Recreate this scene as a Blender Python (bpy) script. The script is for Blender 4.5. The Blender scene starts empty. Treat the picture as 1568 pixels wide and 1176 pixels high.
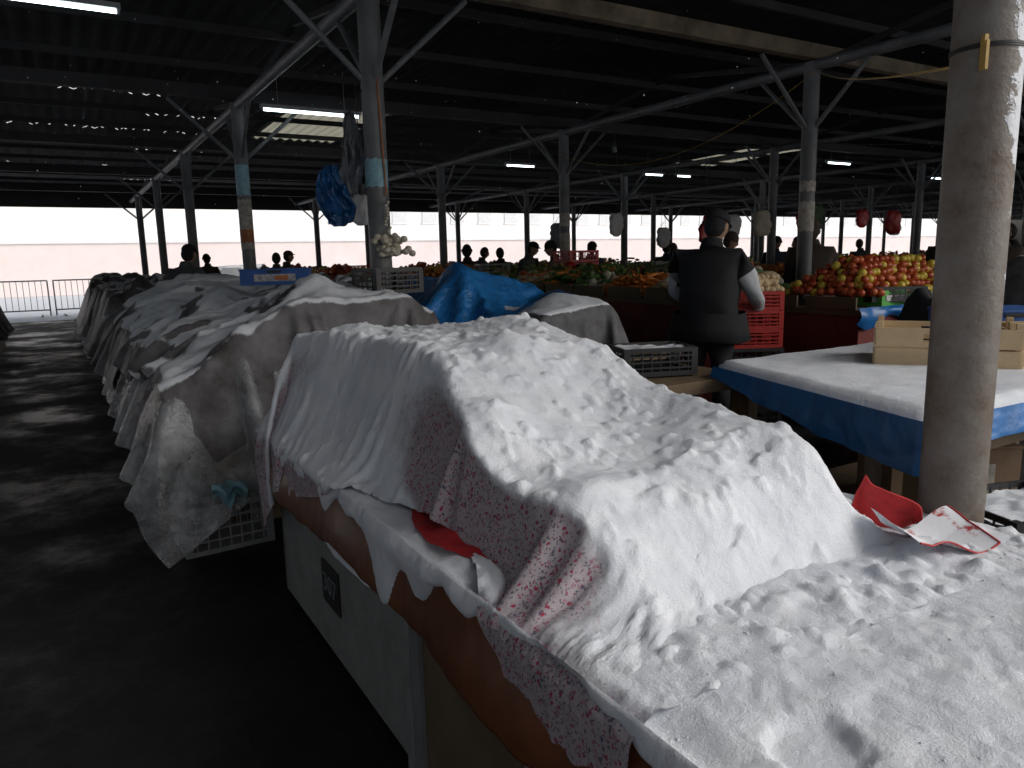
import bpy, bmesh, math, random, time
import numpy as np
from mathutils import Vector, Matrix
T0=time.time()
random.seed(3); rng=np.random.default_rng(3)
scene=bpy.context.scene
scene.view_settings.view_transform='Standard'
scene.view_settings.look='None'
scene.view_settings.exposure=0
# ---------------------------------------------------------------- noise
_tab=np.random.default_rng(11).random((256,256))
def vnoise(x,y):
    x=np.asarray(x,float);y=np.asarray(y,float)
    xi=np.floor(x).astype(int);yi=np.floor(y).astype(int)
    fx=x-xi;fy=y-yi
    fx=fx*fx*fx*(fx*(fx*6-15)+10);fy=fy*fy*fy*(fy*(fy*6-15)+10)
    a=_tab[xi%256,yi%256];b=_tab[(xi+1)%256,yi%256];c=_tab[xi%256,(yi+1)%256];d=_tab[(xi+1)%256,(yi+1)%256]
    return (a*(1-fx)+b*fx)*(1-fy)+(c*(1-fx)+d*fx)*fy
def fbm(x,y,o=4):
    s=0;a=.5;t=0
    for i in range(o):
        s=s+a*vnoise(x*2**i+17.3*i,y*2**i+5.1*i);t+=a;a*=.5
    return s/t
def sm(t):
    t=np.clip(t,0,1);return t*t*(3-2*t)
# ---------------------------------------------------------------- materials
def newmat(name):
    m=bpy.data.materials.new(name);m.use_nodes=True
    nt=m.node_tree;b=nt.nodes['Principled BSDF']
    return m,nt,b
def nd(nt,typ,**kw):
    n=nt.nodes.new(typ)
    for k,v in kw.items(): setattr(n,k,v)
    return n
def ramp(nt,src,stops):
    r=nd(nt,'ShaderNodeValToRGB')
    el=r.color_ramp.elements
    while len(el)<len(stops): el.new(.5)
    for e,(p,c) in zip(el,stops):
        e.position=p;e.color=(*c,1) if len(c)==3 else c
    nt.links.new(src,r.inputs[0]);return r
def noise_tex(nt,scale,detail=4,rough=.6,vec=None):
    n=nd(nt,'ShaderNodeTexNoise');n.inputs['Scale'].default_value=scale;n.inputs['Detail'].default_value=detail;n.inputs['Roughness'].default_value=rough
    if vec is None:
        tc=nd(nt,'ShaderNodeTexCoord');vec=tc.outputs['Object']
    nt.links.new(vec,n.inputs['Vector']);return n
def bump(nt,b,src,strength,dist=.01):
    bp=nd(nt,'ShaderNodeBump');bp.inputs['Strength'].default_value=strength;bp.inputs['Distance'].default_value=dist
    nt.links.new(src,bp.inputs['Height']);nt.links.new(bp.outputs[0],b.inputs['Normal']);return bp
def mat(name,c,rough=.6,var=.3,scale=6,bmp=.2,bdist=.005,metal=0,c2=None,spec=.5,bscale=None,contrast=(.3,.7)):
    m,nt,b=newmat(name)
    n=noise_tex(nt,scale,6,.65)
    lo=tuple(x*(1-var) for x in c);hi=c2 if c2 else tuple(min(1,x*(1+var)) for x in c)
    r=ramp(nt,n.outputs['Fac'],[(contrast[0],lo),(contrast[1],hi)])
    nt.links.new(r.outputs[0],b.inputs['Base Color'])
    b.inputs['Roughness'].default_value=rough;b.inputs['Metallic'].default_value=metal
    b.inputs['Specular IOR Level'].default_value=spec
    if bmp:
        n2=noise_tex(nt,bscale or scale*4,4)
        bump(nt,b,n2.outputs['Fac'],bmp,bdist)
    return m
def snow_mat(name='snow'):
    m,nt,b=newmat(name)
    n=noise_tex(nt,7,5,.6)
    r=ramp(nt,n.outputs['Fac'],[(.3,(.64,.68,.75)),(.65,(.77,.80,.845))])
    nt.links.new(r.outputs[0],b.inputs['Base Color'])
    b.inputs['Roughness'].default_value=.75;b.inputs['Specular IOR Level'].default_value=.25
    n2=noise_tex(nt,210,4,.8);n3=noise_tex(nt,38,6,.7)
    a=nd(nt,'ShaderNodeMath',operation='MULTIPLY_ADD');a.inputs[1].default_value=.6
    nt.links.new(n2.outputs['Fac'],a.inputs[0]);nt.links.new(n3.outputs['Fac'],a.inputs[2])
    bump(nt,b,a.outputs[0],.8,.008)
    return m
M_snow=snow_mat()
name_rough={'grey_tarp_snowy':.35,'dark_cloth_snowy':.5,'blue_tarp_plastic':.3}
def snowed(name,basefn,edge=(.42,.58),nscale=9,namp=.9):
    """cloth covered with snow where attribute 'snow' is high, broken up by noise"""
    m,nt,b=newmat(name)
    at=nd(nt,'ShaderNodeAttribute');at.attribute_name='snow'
    n=noise_tex(nt,nscale,8,.78)
    ma=nd(nt,'ShaderNodeMath',operation='MULTIPLY_ADD');ma.inputs[1].default_value=namp;
    nt.links.new(n.outputs['Fac'],ma.inputs[0])
    sb=nd(nt,'ShaderNodeMath',operation='SUBTRACT');sb.inputs[1].default_value=namp*.5
    nt.links.new(at.outputs['Fac'],sb.inputs[0]);nt.links.new(sb.outputs[0],ma.inputs[2])
    mask=ramp(nt,ma.outputs[0],[(edge[0],(0,0,0)),(edge[1],(1,1,1))])
    base=basefn(nt,b)
    n4=noise_tex(nt,8,4)
    sn=ramp(nt,n4.outputs['Fac'],[(.3,(.65,.69,.755)),(.65,(.77,.80,.845))])
    mx=nd(nt,'ShaderNodeMix',data_type='RGBA')
    nt.links.new(mask.outputs[0],mx.inputs['Factor']);nt.links.new(base,mx.inputs['A']);nt.links.new(sn.outputs[0],mx.inputs['B'])
    nt.links.new(mx.outputs['Result'],b.inputs['Base Color'])
    mr=nd(nt,'ShaderNodeMapRange');mr.inputs['To Min'].default_value=name_rough.get(name,.75);mr.inputs['To Max'].default_value=.8
    nt.links.new(mask.outputs[0],mr.inputs['Value']);nt.links.new(mr.outputs[0],b.inputs['Roughness'])
    n2=noise_tex(nt,210,4,.8);n3=noise_tex(nt,36,6,.7)
    a=nd(nt,'ShaderNodeMath',operation='MULTIPLY_ADD');a.inputs[1].default_value=.5
    nt.links.new(n2.outputs['Fac'],a.inputs[0]);nt.links.new(n3.outputs['Fac'],a.inputs[2])
    a2=nd(nt,'ShaderNodeMath',operation='MULTIPLY_ADD');a2.inputs[1].default_value=.8
    nt.links.new(mask.outputs[0],a2.inputs[0]);nt.links.new(a.outputs[0],a2.inputs[2])
    bump(nt,b,a2.outputs[0],.75,.008)
    b.inputs['Specular IOR Level'].default_value=.3
    return m
def floral(nt,b):
    uv=nd(nt,'ShaderNodeTexCoord')
    def spots(scale,off,thr,cols):
        mp=nd(nt,'ShaderNodeMapping');mp.inputs['Location'].default_value=(off,off*.7,0)
        nt.links.new(uv.outputs['UV'],mp.inputs['Vector'])
        nz=noise_tex(nt,90,2,.5,mp.outputs[0])
        ad=nd(nt,'ShaderNodeMix',data_type='RGBA',blend_type='LINEAR_LIGHT');ad.inputs['Factor'].default_value=.008
        nt.links.new(mp.outputs[0],ad.inputs['A']);nt.links.new(nz.outputs['Color'],ad.inputs['B'])
        v=nd(nt,'ShaderNodeTexVoronoi');v.inputs['Scale'].default_value=scale
        nt.links.new(ad.outputs['Result'],v.inputs['Vector'])
        msk=ramp(nt,v.outputs['Distance'],[(thr-.08,(1,1,1)),(thr,(0,0,0))])
        sp=nd(nt,'ShaderNodeSeparateColor');nt.links.new(v.outputs['Color'],sp.inputs[0])
        c=ramp(nt,sp.outputs[0],cols);c.color_ramp.interpolation='CONSTANT'
        return msk,c
    m1,c1=spots(78,0,.36,[(0,(.32,.04,.08)),(.35,(.32,.11,.17)),(.6,(.38,.22,.28)),(.8,(.12,.11,.17))])
    m2,c2=spots(140,3.3,.40,[(0,(.15,.14,.16)),(.4,(.19,.17,.20)),(.6,(.38,.34,.36)),(.85,(.26,.09,.13))])
    base=nd(nt,'ShaderNodeRGB');base.outputs[0].default_value=(.42,.37,.40,1)
    x=nd(nt,'ShaderNodeMix',data_type='RGBA');nt.links.new(m2.outputs[0],x.inputs['Factor']);nt.links.new(base.outputs[0],x.inputs['A']);nt.links.new(c2.outputs[0],x.inputs['B'])
    y=nd(nt,'ShaderNodeMix',data_type='RGBA');nt.links.new(m1.outputs[0],y.inputs['Factor']);nt.links.new(x.outputs['Result'],y.inputs['A']);nt.links.new(c1.outputs[0],y.inputs['B'])
    return y.outputs['Result']
def plain(c1,c2,scale=8):
    def f(nt,b):
        n=noise_tex(nt,scale,5)
        return ramp(nt,n.outputs['Fac'],[(.35,c1),(.65,c2)]).outputs[0]
    return f
M_blanket=snowed('floral_blanket_snowy',floral,edge=(.26,.74),nscale=20,namp=1.1)
M_greyT=snowed('grey_tarp_snowy',plain((.07,.07,.075),(.16,.16,.17)),edge=(.45,.56),nscale=5,namp=1.3)
M_darkC=snowed('dark_cloth_snowy',plain((.06,.05,.052),(.20,.197,.21),4),edge=(.42,.62),nscale=5,namp=1.1)
M_oil=mat('brown_oilcloth',(.13,.042,.015),.38,.35,5,.3,.006,bscale=14)
M_panel=mat('painted_panel',(.19,.195,.19),.6,.25,9,.35,.004,bscale=90)
M_wood=mat('weathered_wood',(.11,.075,.04),.7,.4,4,.4,.004)
M_woodp=mat('pine_wood',(.56,.42,.25),.65,.2,6,.2,.002)
M_black=mat('black_paint',(.012,.012,.013),.5,.3)
M_white=mat('white_paint',(.6,.6,.6),.6,.1)
M_red=mat('red_plastic',(.42,.015,.015),.35,.15,5,.05)
M_redfab=mat('red_fabric',(.40,.015,.018),.75,.2,30,.3,.003)
M_redcr=mat('red_crate_plastic',(.42,.025,.018),.45,.2,5,.1)
M_blkcr=mat('black_crate_plastic',(.02,.02,.022),.45,.2,5,.1)
M_grycr=mat('grey_crate_plastic',(.20,.205,.21),.5,.2,5,.1)
M_steel=mat('steel_painted_grey',(.10,.11,.115),.5,.3,3,.3,.003,c2=(.18,.185,.19))
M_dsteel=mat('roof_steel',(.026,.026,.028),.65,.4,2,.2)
M_rust=mat('rusty_beam',(.10,.07,.04),.75,.4,3,.3,c2=(.26,.21,.14))
M_bluep=mat('blue_sheet',(.012,.13,.38),.35,.3,6,.5,.015,bscale=9)
M_bluetarp=mat('blue_tarp_plastic',(.02,.17,.46),.38,.3,9,.8,.03,bscale=13)
M_bcloth=mat('black_coat_cloth',(.012,.013,.016),.85,.3,8,.2)
M_skin=mat('skin',(.38,.22,.15),.55,.12,9,.05)
M_sleeve=mat('grey_sleeve',(.50,.52,.55),.8,.12,9,.5,.02,bscale=14)
M_trouser=mat('dark_trousers',(.014,.014,.018),.85,.3,8,.2)
M_hair=mat('dark_hair',(.015,.012,.01),.8,.3,40,.4)
M_redcl=mat('red_brown_cloth',(.15,.022,.016),.75,.3,5,.3)
M_green=mat('leafy_green',(.08,.17,.045),.6,.5,12,.4)
M_dkgreen=mat('dark_green',(.04,.085,.03),.6,.5,12,.4)
M_orange=mat('carrot_orange',(.60,.20,.035),.55,.25,12,.2)
M_potato=mat('potato_skin',(.46,.34,.2),.7,.25,12,.2)
M_onion=mat('onion_white',(.55,.50,.40),.5,.2,12,.1)
M_appr=mat('apple_red',(.48,.03,.02),.32,.3,14,.0,c2=(.60,.15,.04))
M_appy=mat('apple_yellow',(.65,.48,.06),.35,.2,14,.0)
M_greenbox=mat('green_box',(.10,.42,.08),.6,.2,8,.1)
M_cyan=mat('pale_blue_tape',(.20,.38,.44),.45,.3,14,.2)
M_paper=mat('old_paper',(.36,.33,.29),.7,.4,18,.3)
M_orangeT=mat('orange_tape',(.35,.11,.03),.5,.3)
M_yel=mat('yellow_plastic',(.38,.24,.05),.5,.3)
M_cloth3=mat('grey_bag',(.16,.18,.20),.5,.3,8,.4,.01)
M_carton=mat('cardboard',(.20,.13,.08),.8,.2,6,.15)
def plastic_mat():
    m,nt,b=newmat('clear_plastic_film')
    n=noise_tex(nt,4,4,.6);n2=noise_tex(nt,6,6,.65);n3=noise_tex(nt,18,4,.6)
    r=ramp(nt,n.outputs['Fac'],[(.3,(.17,.175,.18)),(.7,(.44,.46,.48))]);nt.links.new(r.outputs[0],b.inputs['Base Color'])
    al=ramp(nt,n2.outputs['Fac'],[(.36,(.36,)*3),(.64,(.82,)*3)]);nt.links.new(al.outputs[0],b.inputs['Alpha'])
    b.inputs['Roughness'].default_value=.12;b.inputs['Specular IOR Level'].default_value=.8
    bump(nt,b,n3.outputs['Fac'],.7,.025)
    return m
M_film=plastic_mat()
def emit(name,c,s):
    m,nt,b=newmat(name);b.inputs['Emission Color'].default_value=(*c,1);b.inputs['Emission Strength'].default_value=s
    n=noise_tex(nt,3);r=ramp(nt,n.outputs['Fac'],[(.3,tuple(x*.9 for x in c)),(.7,c)]);nt.links.new(r.outputs[0],b.inputs['Base Color']);return m
M_tube=emit('fluorescent_tube',(.8,.95,1),7)
def floor_mat():
    m,nt,b=newmat('wet_asphalt')
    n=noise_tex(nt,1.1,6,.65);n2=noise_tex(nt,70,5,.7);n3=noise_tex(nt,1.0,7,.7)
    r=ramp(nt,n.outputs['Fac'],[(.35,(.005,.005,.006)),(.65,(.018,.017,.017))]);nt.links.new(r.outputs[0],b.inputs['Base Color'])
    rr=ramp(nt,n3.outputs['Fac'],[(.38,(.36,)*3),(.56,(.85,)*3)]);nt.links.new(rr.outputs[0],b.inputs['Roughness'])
    a=nd(nt,'ShaderNodeMath',operation='MULTIPLY_ADD');a.inputs[1].default_value=.6
    nt.links.new(n2.outputs['Fac'],a.inputs[0]);nt.links.new(n3.outputs['Fac'],a.inputs[2])
    bump(nt,b,a.outputs[0],.5,.012);b.inputs['Specular IOR Level'].default_value=.24
    return m
M_floor=floor_mat()
# ---------------------------------------------------------------- mesh builder
def link(o,parent=None):
    scene.collection.objects.link(o)
    if parent is not None: o.parent=parent
    return o
def empty(name,loc=(0,0,0)):
    e=bpy.data.objects.new(name,None);e.location=loc;e.empty_display_size=.1;return link(e)
class MB:
    def __init__(s): s.V=[];s.F=[];s.M=[];s.S=[]
    def add(s,V,F,mi=0,smooth=False):
        o=len(s.V);s.V.extend([tuple(v) for v in V]);s.F.extend([tuple(i+o for i in f) for f in F])
        if isinstance(mi,int): s.M.extend([mi]*len(F))
        else: s.M.extend(list(mi))
        s.S.extend([smooth]*len(F))
    def box(s,c,sz,mi=0,rz=0,taper=1):
        x,y,z=[v/2 for v in sz];V=[]
        cr,sr=math.cos(rz),math.sin(rz)
        for dz in(-1,1):
            for dx,dy in((-1,-1),(1,-1),(1,1),(-1,1)):
                k=taper if dz>0 else 1
                px,py=dx*x*k,dy*y*k
                V.append((c[0]+px*cr-py*sr,c[1]+px*sr+py*cr,c[2]+dz*z))
        s.add(V,[(3,2,1,0),(4,5,6,7),(0,1,5,4),(1,2,6,5),(2,3,7,6),(3,0,4,7)],mi)
    def bx(s,x0,x1,y0,y1,z0,z1,mi=0): s.box(((x0+x1)/2,(y0+y1)/2,(z0+z1)/2),(x1-x0,y1-y0,z1-z0),mi)
    def cyl(s,p0,p1,r0,r1=None,n=12,mi=0,caps=True):
        r1=r0 if r1 is None else r1
        p0=Vector(p0);p1=Vector(p1);d=(p1-p0).normalized()
        a=d.orthogonal().normalized();b=d.cross(a);V=[];F=[]
        for p,r in((p0,r0),(p1,r1)):
            for i in range(n):
                t=2*math.pi*i/n;V.append(p+a*r*math.cos(t)+b*r*math.sin(t))
        for i in range(n): F.append((i,(i+1)%n,n+(i+1)%n,n+i))
        s.add(V,F,mi,True)
        if caps: s.add(V,[tuple(range(n-1,-1,-1)),tuple(range(n,2*n))],mi)
    def beam(s,p0,p1,w,h,mi=0):
        p0=Vector(p0);p1=Vector(p1);d=(p1-p0).normalized()
        up=Vector((0,0,1)) if abs(d.z)<.9 else Vector((0,1,0))
        a=d.cross(up).normalized();b=a.cross(d)
        V=[p+a*w/2*i+b*h/2*j for p in(p0,p1) for i,j in((-1,-1),(1,-1),(1,1),(-1,1))]
        s.add(V,[(3,2,1,0),(4,5,6,7),(0,1,5,4),(1,2,6,5),(2,3,7,6),(3,0,4,7)],mi)
    def sph(s,c,r,mi=0,nu=16,nv=10,fn=None):
        if isinstance(r,(int,float)): r=(r,r,r)
        V=[];F=[]
        for j in range(nv+1):
            ph=math.pi*j/nv
            for i in range(nu):
                th=2*math.pi*i/nu
                v=Vector((math.sin(ph)*math.cos(th),math.sin(ph)*math.sin(th),math.cos(ph)))
                if fn: v=fn(v)
                V.append((c[0]+v.x*r[0],c[1]+v.y*r[1],c[2]+v.z*r[2]))
        for j in range(nv):
            for i in range(nu):
                F.append((j*nu+i,(j+1)*nu+i,(j+1)*nu+(i+1)%nu,j*nu+(i+1)%nu))
        s.add(V,F,mi,True)
    def grid(s,P,mi=0,smooth=True):
        ny,nx=P.shape[:2];V=P.reshape(-1,3)
        F=[(j*nx+i,j*nx+i+1,(j+1)*nx+i+1,(j+1)*nx+i) for j in range(ny-1) for i in range(nx-1)]
        s.add(V,F,mi,smooth)
    def obj(s,name,mats,parent=None,loc=(0,0,0),rz=0,bevel=0):
        me=bpy.data.meshes.new(name);me.from_pydata(s.V,[],s.F)
        for m in mats: me.materials.append(m)
        me.polygons.foreach_set('material_index',s.M);me.polygons.foreach_set('use_smooth',s.S);me.update()
        o=bpy.data.objects.new(name,me);o.location=loc;o.rotation_euler=(0,0,rz);link(o,parent)
        if bevel:
            b=o.modifiers.new('bev','BEVEL');b.width=bevel;b.segments=2;b.limit_method='ANGLE'
        return o
def blob_mesh(name,mats,items,parent=None,sub=2,lump=.12):
    bm=bmesh.new();bmesh.ops.create_icosphere(bm,subdivisions=sub,radius=1)
    bv=np.array([v.co[:] for v in bm.verts]);bf=[[v.index for v in f.verts] for f in bm.faces];bm.free()
    bfa=np.array(bf);Vs=[];Fs=[];Ms=[];o=0
    for pos,r,rz,tl,mi in items:
        v=bv*(1+lump*(rng.random((len(bv),1))-.5))*np.array(r)
        c,s_=math.cos(tl),math.sin(tl);v=v@np.array([[1,0,0],[0,c,s_],[0,-s_,c]])
        c,s_=math.cos(rz),math.sin(rz);v=v@np.array([[c,s_,0],[-s_,c,0],[0,0,1]])
        Vs.append(v+np.array(pos));Fs.append(bfa+o);Ms+= [mi]*len(bfa);o+=len(bv)
    V=np.vstack(Vs);F=np.vstack(Fs)
    me=bpy.data.meshes.new(name);me.from_pydata(V.tolist(),[],F.tolist())
    for m in mats: me.materials.append(m)
    me.polygons.foreach_set('material_index',Ms);me.polygons.foreach_set('use_smooth',[True]*len(F));me.update()
    ob=bpy.data.objects.new(name,me);return link(ob,parent)
# ---------------------------------------------------------------- camera
f=1132/1568*36
th=math.radians(31.1);p=math.radians(9.7);r=math.radians(1.3)
F=Vector((math.sin(th)*math.cos(p),math.cos(th)*math.cos(p),-math.sin(p)))
R0=Vector((math.cos(th),-math.sin(th),0));U0=R0.cross(F)
R=R0*math.cos(r)-U0*math.sin(r);U=U0*math.cos(r)+R0*math.sin(r)
cam=bpy.data.cameras.new('camera');cam.lens=f;cam.sensor_width=36;cam.clip_end=2000;cam.clip_start=.02
co=bpy.data.objects.new('camera',cam);link(co)
M=Matrix((R,U,-F)).transposed().to_4x4();M.translation=(0,0,1.45);co.matrix_world=M
scene.camera=co
# ---------------------------------------------------------------- world + sun (overcast)
w=bpy.data.worlds.new('World');scene.world=w;w.use_nodes=True;nt=w.node_tree
sky=nt.nodes.new('ShaderNodeTexSky');sky.sky_type='NISHITA';sky.sun_disc=False
SUN_EL=math.radians(36);AZ=math.radians(138)
sky.sun_elevation=SUN_EL;sky.sun_rotation=AZ;sky.dust_density=6;sky.air_density=1
hs=nt.nodes.new('ShaderNodeHueSaturation');hs.inputs['Saturation'].default_value=.36
nt.links.new(sky.outputs[0],hs.inputs['Color']);bg=nt.nodes['Background'];nt.links.new(hs.outputs[0],bg.inputs[0]);bg.inputs[1].default_value=.125
sl=bpy.data.lights.new('sun','SUN');sl.energy=.52;sl.angle=math.radians(34);sl.color=(1,.99,.97)
so=bpy.data.objects.new('sun',sl);link(so);so.location=(5,-10,12)
d=-Vector((math.sin(AZ)*math.cos(SUN_EL),math.cos(AZ)*math.cos(SUN_EL),math.sin(SUN_EL)))
so.rotation_euler=d.to_track_quat('-Z','Y').to_euler()
# ---------------------------------------------------------------- ground
b=MB();b.bx(-300,300,-300,300,-.5,-.012);b.obj('snowy_ground',[M_snow])
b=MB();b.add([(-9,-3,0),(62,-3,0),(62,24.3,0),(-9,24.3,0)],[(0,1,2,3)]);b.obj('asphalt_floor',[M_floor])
# ---------------------------------------------------------------- hall
hall=empty('market_hall',(0,0,0))
XS=[2.0-4.67]+[2.0+4.67*k for k in range(0,13)];YS=[1.03,5.1,9.4,13.6,17.8,22.0]
b=MB()
for ix,x in enumerate(XS):
    for iy,y in enumerate(YS):
        if iy==0 and ix==2: continue
        zt=3.3
        if not(ix==1 and iy==0):
            b.cyl((x,y,0),(x,y,zt),.078,n=16)
            b.cyl((x,y,0),(x,y,.02),.14,n=16)
        for dx,dy in((.75,0),(-.75,0),(0,.7),(0,-.7)):
            if iy==0 and dy<0: continue
            b.cyl((x,y,2.62),(x+dx,y+dy,3.3),.022,n=8)
b.obj('columns',[M_steel],hall)
def ncol_mat():
    m,nt,bb=newmat('near_column_paint')
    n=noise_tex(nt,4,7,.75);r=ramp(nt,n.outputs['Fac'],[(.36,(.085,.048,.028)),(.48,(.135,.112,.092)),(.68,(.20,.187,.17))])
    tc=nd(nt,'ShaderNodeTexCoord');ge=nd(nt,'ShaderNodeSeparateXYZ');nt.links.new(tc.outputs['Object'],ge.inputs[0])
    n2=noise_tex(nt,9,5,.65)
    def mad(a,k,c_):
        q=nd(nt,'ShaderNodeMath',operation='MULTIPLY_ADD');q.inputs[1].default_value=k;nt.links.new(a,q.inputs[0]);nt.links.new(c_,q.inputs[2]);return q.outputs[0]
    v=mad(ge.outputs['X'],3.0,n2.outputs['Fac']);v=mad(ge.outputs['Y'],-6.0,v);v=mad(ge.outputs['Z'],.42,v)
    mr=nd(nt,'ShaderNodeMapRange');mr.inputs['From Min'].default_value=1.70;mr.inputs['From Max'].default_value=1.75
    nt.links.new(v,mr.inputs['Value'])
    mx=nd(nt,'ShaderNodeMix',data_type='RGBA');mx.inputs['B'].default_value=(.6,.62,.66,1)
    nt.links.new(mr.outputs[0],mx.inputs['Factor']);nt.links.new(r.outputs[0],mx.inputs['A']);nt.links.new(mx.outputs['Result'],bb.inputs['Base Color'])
    bb.inputs['Roughness'].default_value=.5;n3=noise_tex(nt,40,5);
    hh=mad(mr.outputs[0],.8,n3.outputs['Fac']);bump(nt,bb,hh,.5,.006)
    return m
b=MB();b.cyl((0,0,0),(0,0,3.4),.079,n=40);b.cyl((0,0,0),(0,0,.02),.15,n=24)
b.cyl((0,0,1.92),(0,0,1.926),.082,n=40,mi=1);b.cyl((0,0,1.915),(0,0,1.919),.082,n=40,mi=1)
b.box((-.080,-.035,1.895),(.008,.02,.065),2,rz=-.4)
b.box((-.082,-.035,1.93),(.010,.012,.022),2,rz=-.4)
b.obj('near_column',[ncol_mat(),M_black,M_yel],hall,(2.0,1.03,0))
b=MB()
def sleeve(x,y,z0,z1,mi,a0=2.6,a1=5.6,rr=.081):
    V=[];n=12
    for i in range(n+1):
        t=a0+(a1-a0)*i/n
        for z in(z0,z1):V.append((x+rr*math.cos(t),y+rr*math.sin(t),z+.008*math.sin(i*2.1)))
    b.add(V,[(2*i,2*i+2,2*i+3,2*i+1) for i in range(n)],mi,True)
sleeve(2,5.1,1.96,2.15,0);sleeve(2,9.4,2.25,2.6,0);sleeve(2,9.4,1.62,2.2,1);sleeve(2,9.4,1.7,1.85,2,rr=.083)
sleeve(6.67,5.1,1.65,1.95,1);sleeve(6.67,5.1,2.05,2.15,1);sleeve(6.67,9.4,1.9,2.1,1);sleeve(6.67,9.4,1.5,1.8,1);
b.obj('column_stickers',[M_cyan,M_paper,M_orangeT],hall)
b=MB()
for y in YS:
    b.bx(-9,62,y-.05,y+.05,3.33,3.47,1 if abs(y-5.1)<.1 else 0)
for y in np.arange(1.9,24,1.4): b.bx(-9,62,y-.02,y+.02,3.53,3.60,0)
for x in XS: b.cyl((x,.3,3.27),(x,24.2,3.27),.055,n=10,mi=2)
for x in XS:
    for k in range(5):
        y0,y1=YS[k],YS[k+1]
        b.beam((x+.1,y0,3.3),(x+.1,(y0+y1)/2,3.62),.04,.05,0);b.beam((x+.1,y1,3.3),(x+.1,(y0+y1)/2,3.62),.04,.05,0)
b.bx(-9,62,24.1,24.16,3.08,3.6,0)
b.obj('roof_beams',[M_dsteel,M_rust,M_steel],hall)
def roofz(y): return 3.62+.25*(1-abs(y-12.5)/12.5)
yl=[.35]
for y in (5.4,9.8,12.1,13.6,15.0,17.2,19.5,22): yl+= [y,y+.045]
yl+=[24.4]
xs=np.arange(-9,62,.045);Z=.018*np.cos(xs*2*math.pi/.18)
V=[];nx=len(xs)
for y in yl:
    for x,z in zip(xs,Z): V.append((x,y,roofz(y)+z))
Fc=[]
PAN=[(3.45,5.0),(14.2,15.6)]
for j in range(len(yl)-1):
    narrow=(yl[j+1]-yl[j])<.1
    for i in range(nx-1):
        if 12.05<yl[j]<14.99 and any(a_<xs[i]<b_ for a_,b_ in PAN): continue
        if narrow and xs[i]<3.2 and yl[j]>9 and (vnoise(xs[i]*.9,yl[j]*3)>.6) and rng.random()<.3: continue
        Fc.append((j*nx+i,j*nx+i+1,(j+1)*nx+i+1,(j+1)*nx+i))
b=MB();b.add(V,Fc,0,True)
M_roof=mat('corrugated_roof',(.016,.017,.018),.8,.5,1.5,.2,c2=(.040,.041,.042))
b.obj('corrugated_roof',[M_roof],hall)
V=[];
xs2=np.arange(-9,-.6,.045)
for y in(-3.0,.4):
    for x in xs2: V.append((x,y,3.57+.018*math.cos(x*2*math.pi/.18)))
n2=len(xs2);b=MB();b.add(V,[(i,i+1,n2+i+1,n2+i) for i in range(n2-1)],0,True);b.obj('aisle_light_blocker',[M_roof],hall)  # unseen sheet added overhead to keep skylight off the near aisle
def trans_mat():
    m,nt,bb=newmat('pale_roof_sheet');t=nd(nt,'ShaderNodeBsdfTranslucent');t.inputs['Color'].default_value=(.44,.43,.34,1)
    n=noise_tex(nt,2);r=ramp(nt,n.outputs['Fac'],[(.3,(.25,.25,.2)),(.7,(.4,.4,.34))]);nt.links.new(r.outputs[0],bb.inputs['Base Color'])
    mx=nd(nt,'ShaderNodeMixShader');mx.inputs[0].default_value=.6;out=nt.nodes['Material Output']
    nt.links.new(bb.outputs[0],mx.inputs[1]);nt.links.new(t.outputs[0],mx.inputs[2]);nt.links.new(mx.outputs[0],out.inputs[0]);return m
b=MB()
for x0,x1 in PAN:
    xx=np.arange(x0-.09,x1+.09,.03);P=np.zeros((4,len(xx),3));
    for j,y in enumerate((12.0,12.5,13.8,15.15)):
        P[j,:,0]=xx;P[j,:,1]=y;P[j,:,2]=roofz(y)-.012+.018*np.cos((xx+9)*2*math.pi/.18)
    b.grid(P)
b.obj('translucent_sheets',[trans_mat()],hall)
M_lampb=mat('lamp_housing',(.3,.31,.32),.5,.1)
def lamp(x,y,z,L):
    b=MB();b.box((0,0,.035),(L+.06,.09,.04),0);b.cyl((-L/2,0,0),(L/2,0,0),.016,n=10,mi=1)
    for s in(-1,1):
        b.box((s*(L/2+.012),0,.005),(.022,.04,.05),0)
        b.cyl((s*L*.35,0,.05),(s*L*.35,0,3.66-z),.004,n=5,mi=0)
    b.obj('fluorescent_lamp',[M_lampb,M_tube],None,(x,y,z),bevel=.004)
lamp(2.75,8.95,3.17,1.12);lamp(.05,6.75,3.38,1.1);lamp(7.9,12.6,3.2,.62);lamp(11.6,12.9,3.2,.5);lamp(12.5,12.9,3.2,.4);lamp(13.9,9.9,3.2,.72);lamp(19.5,11,3.2,.7);lamp(20.8,8.9,3.2,.7)
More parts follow.
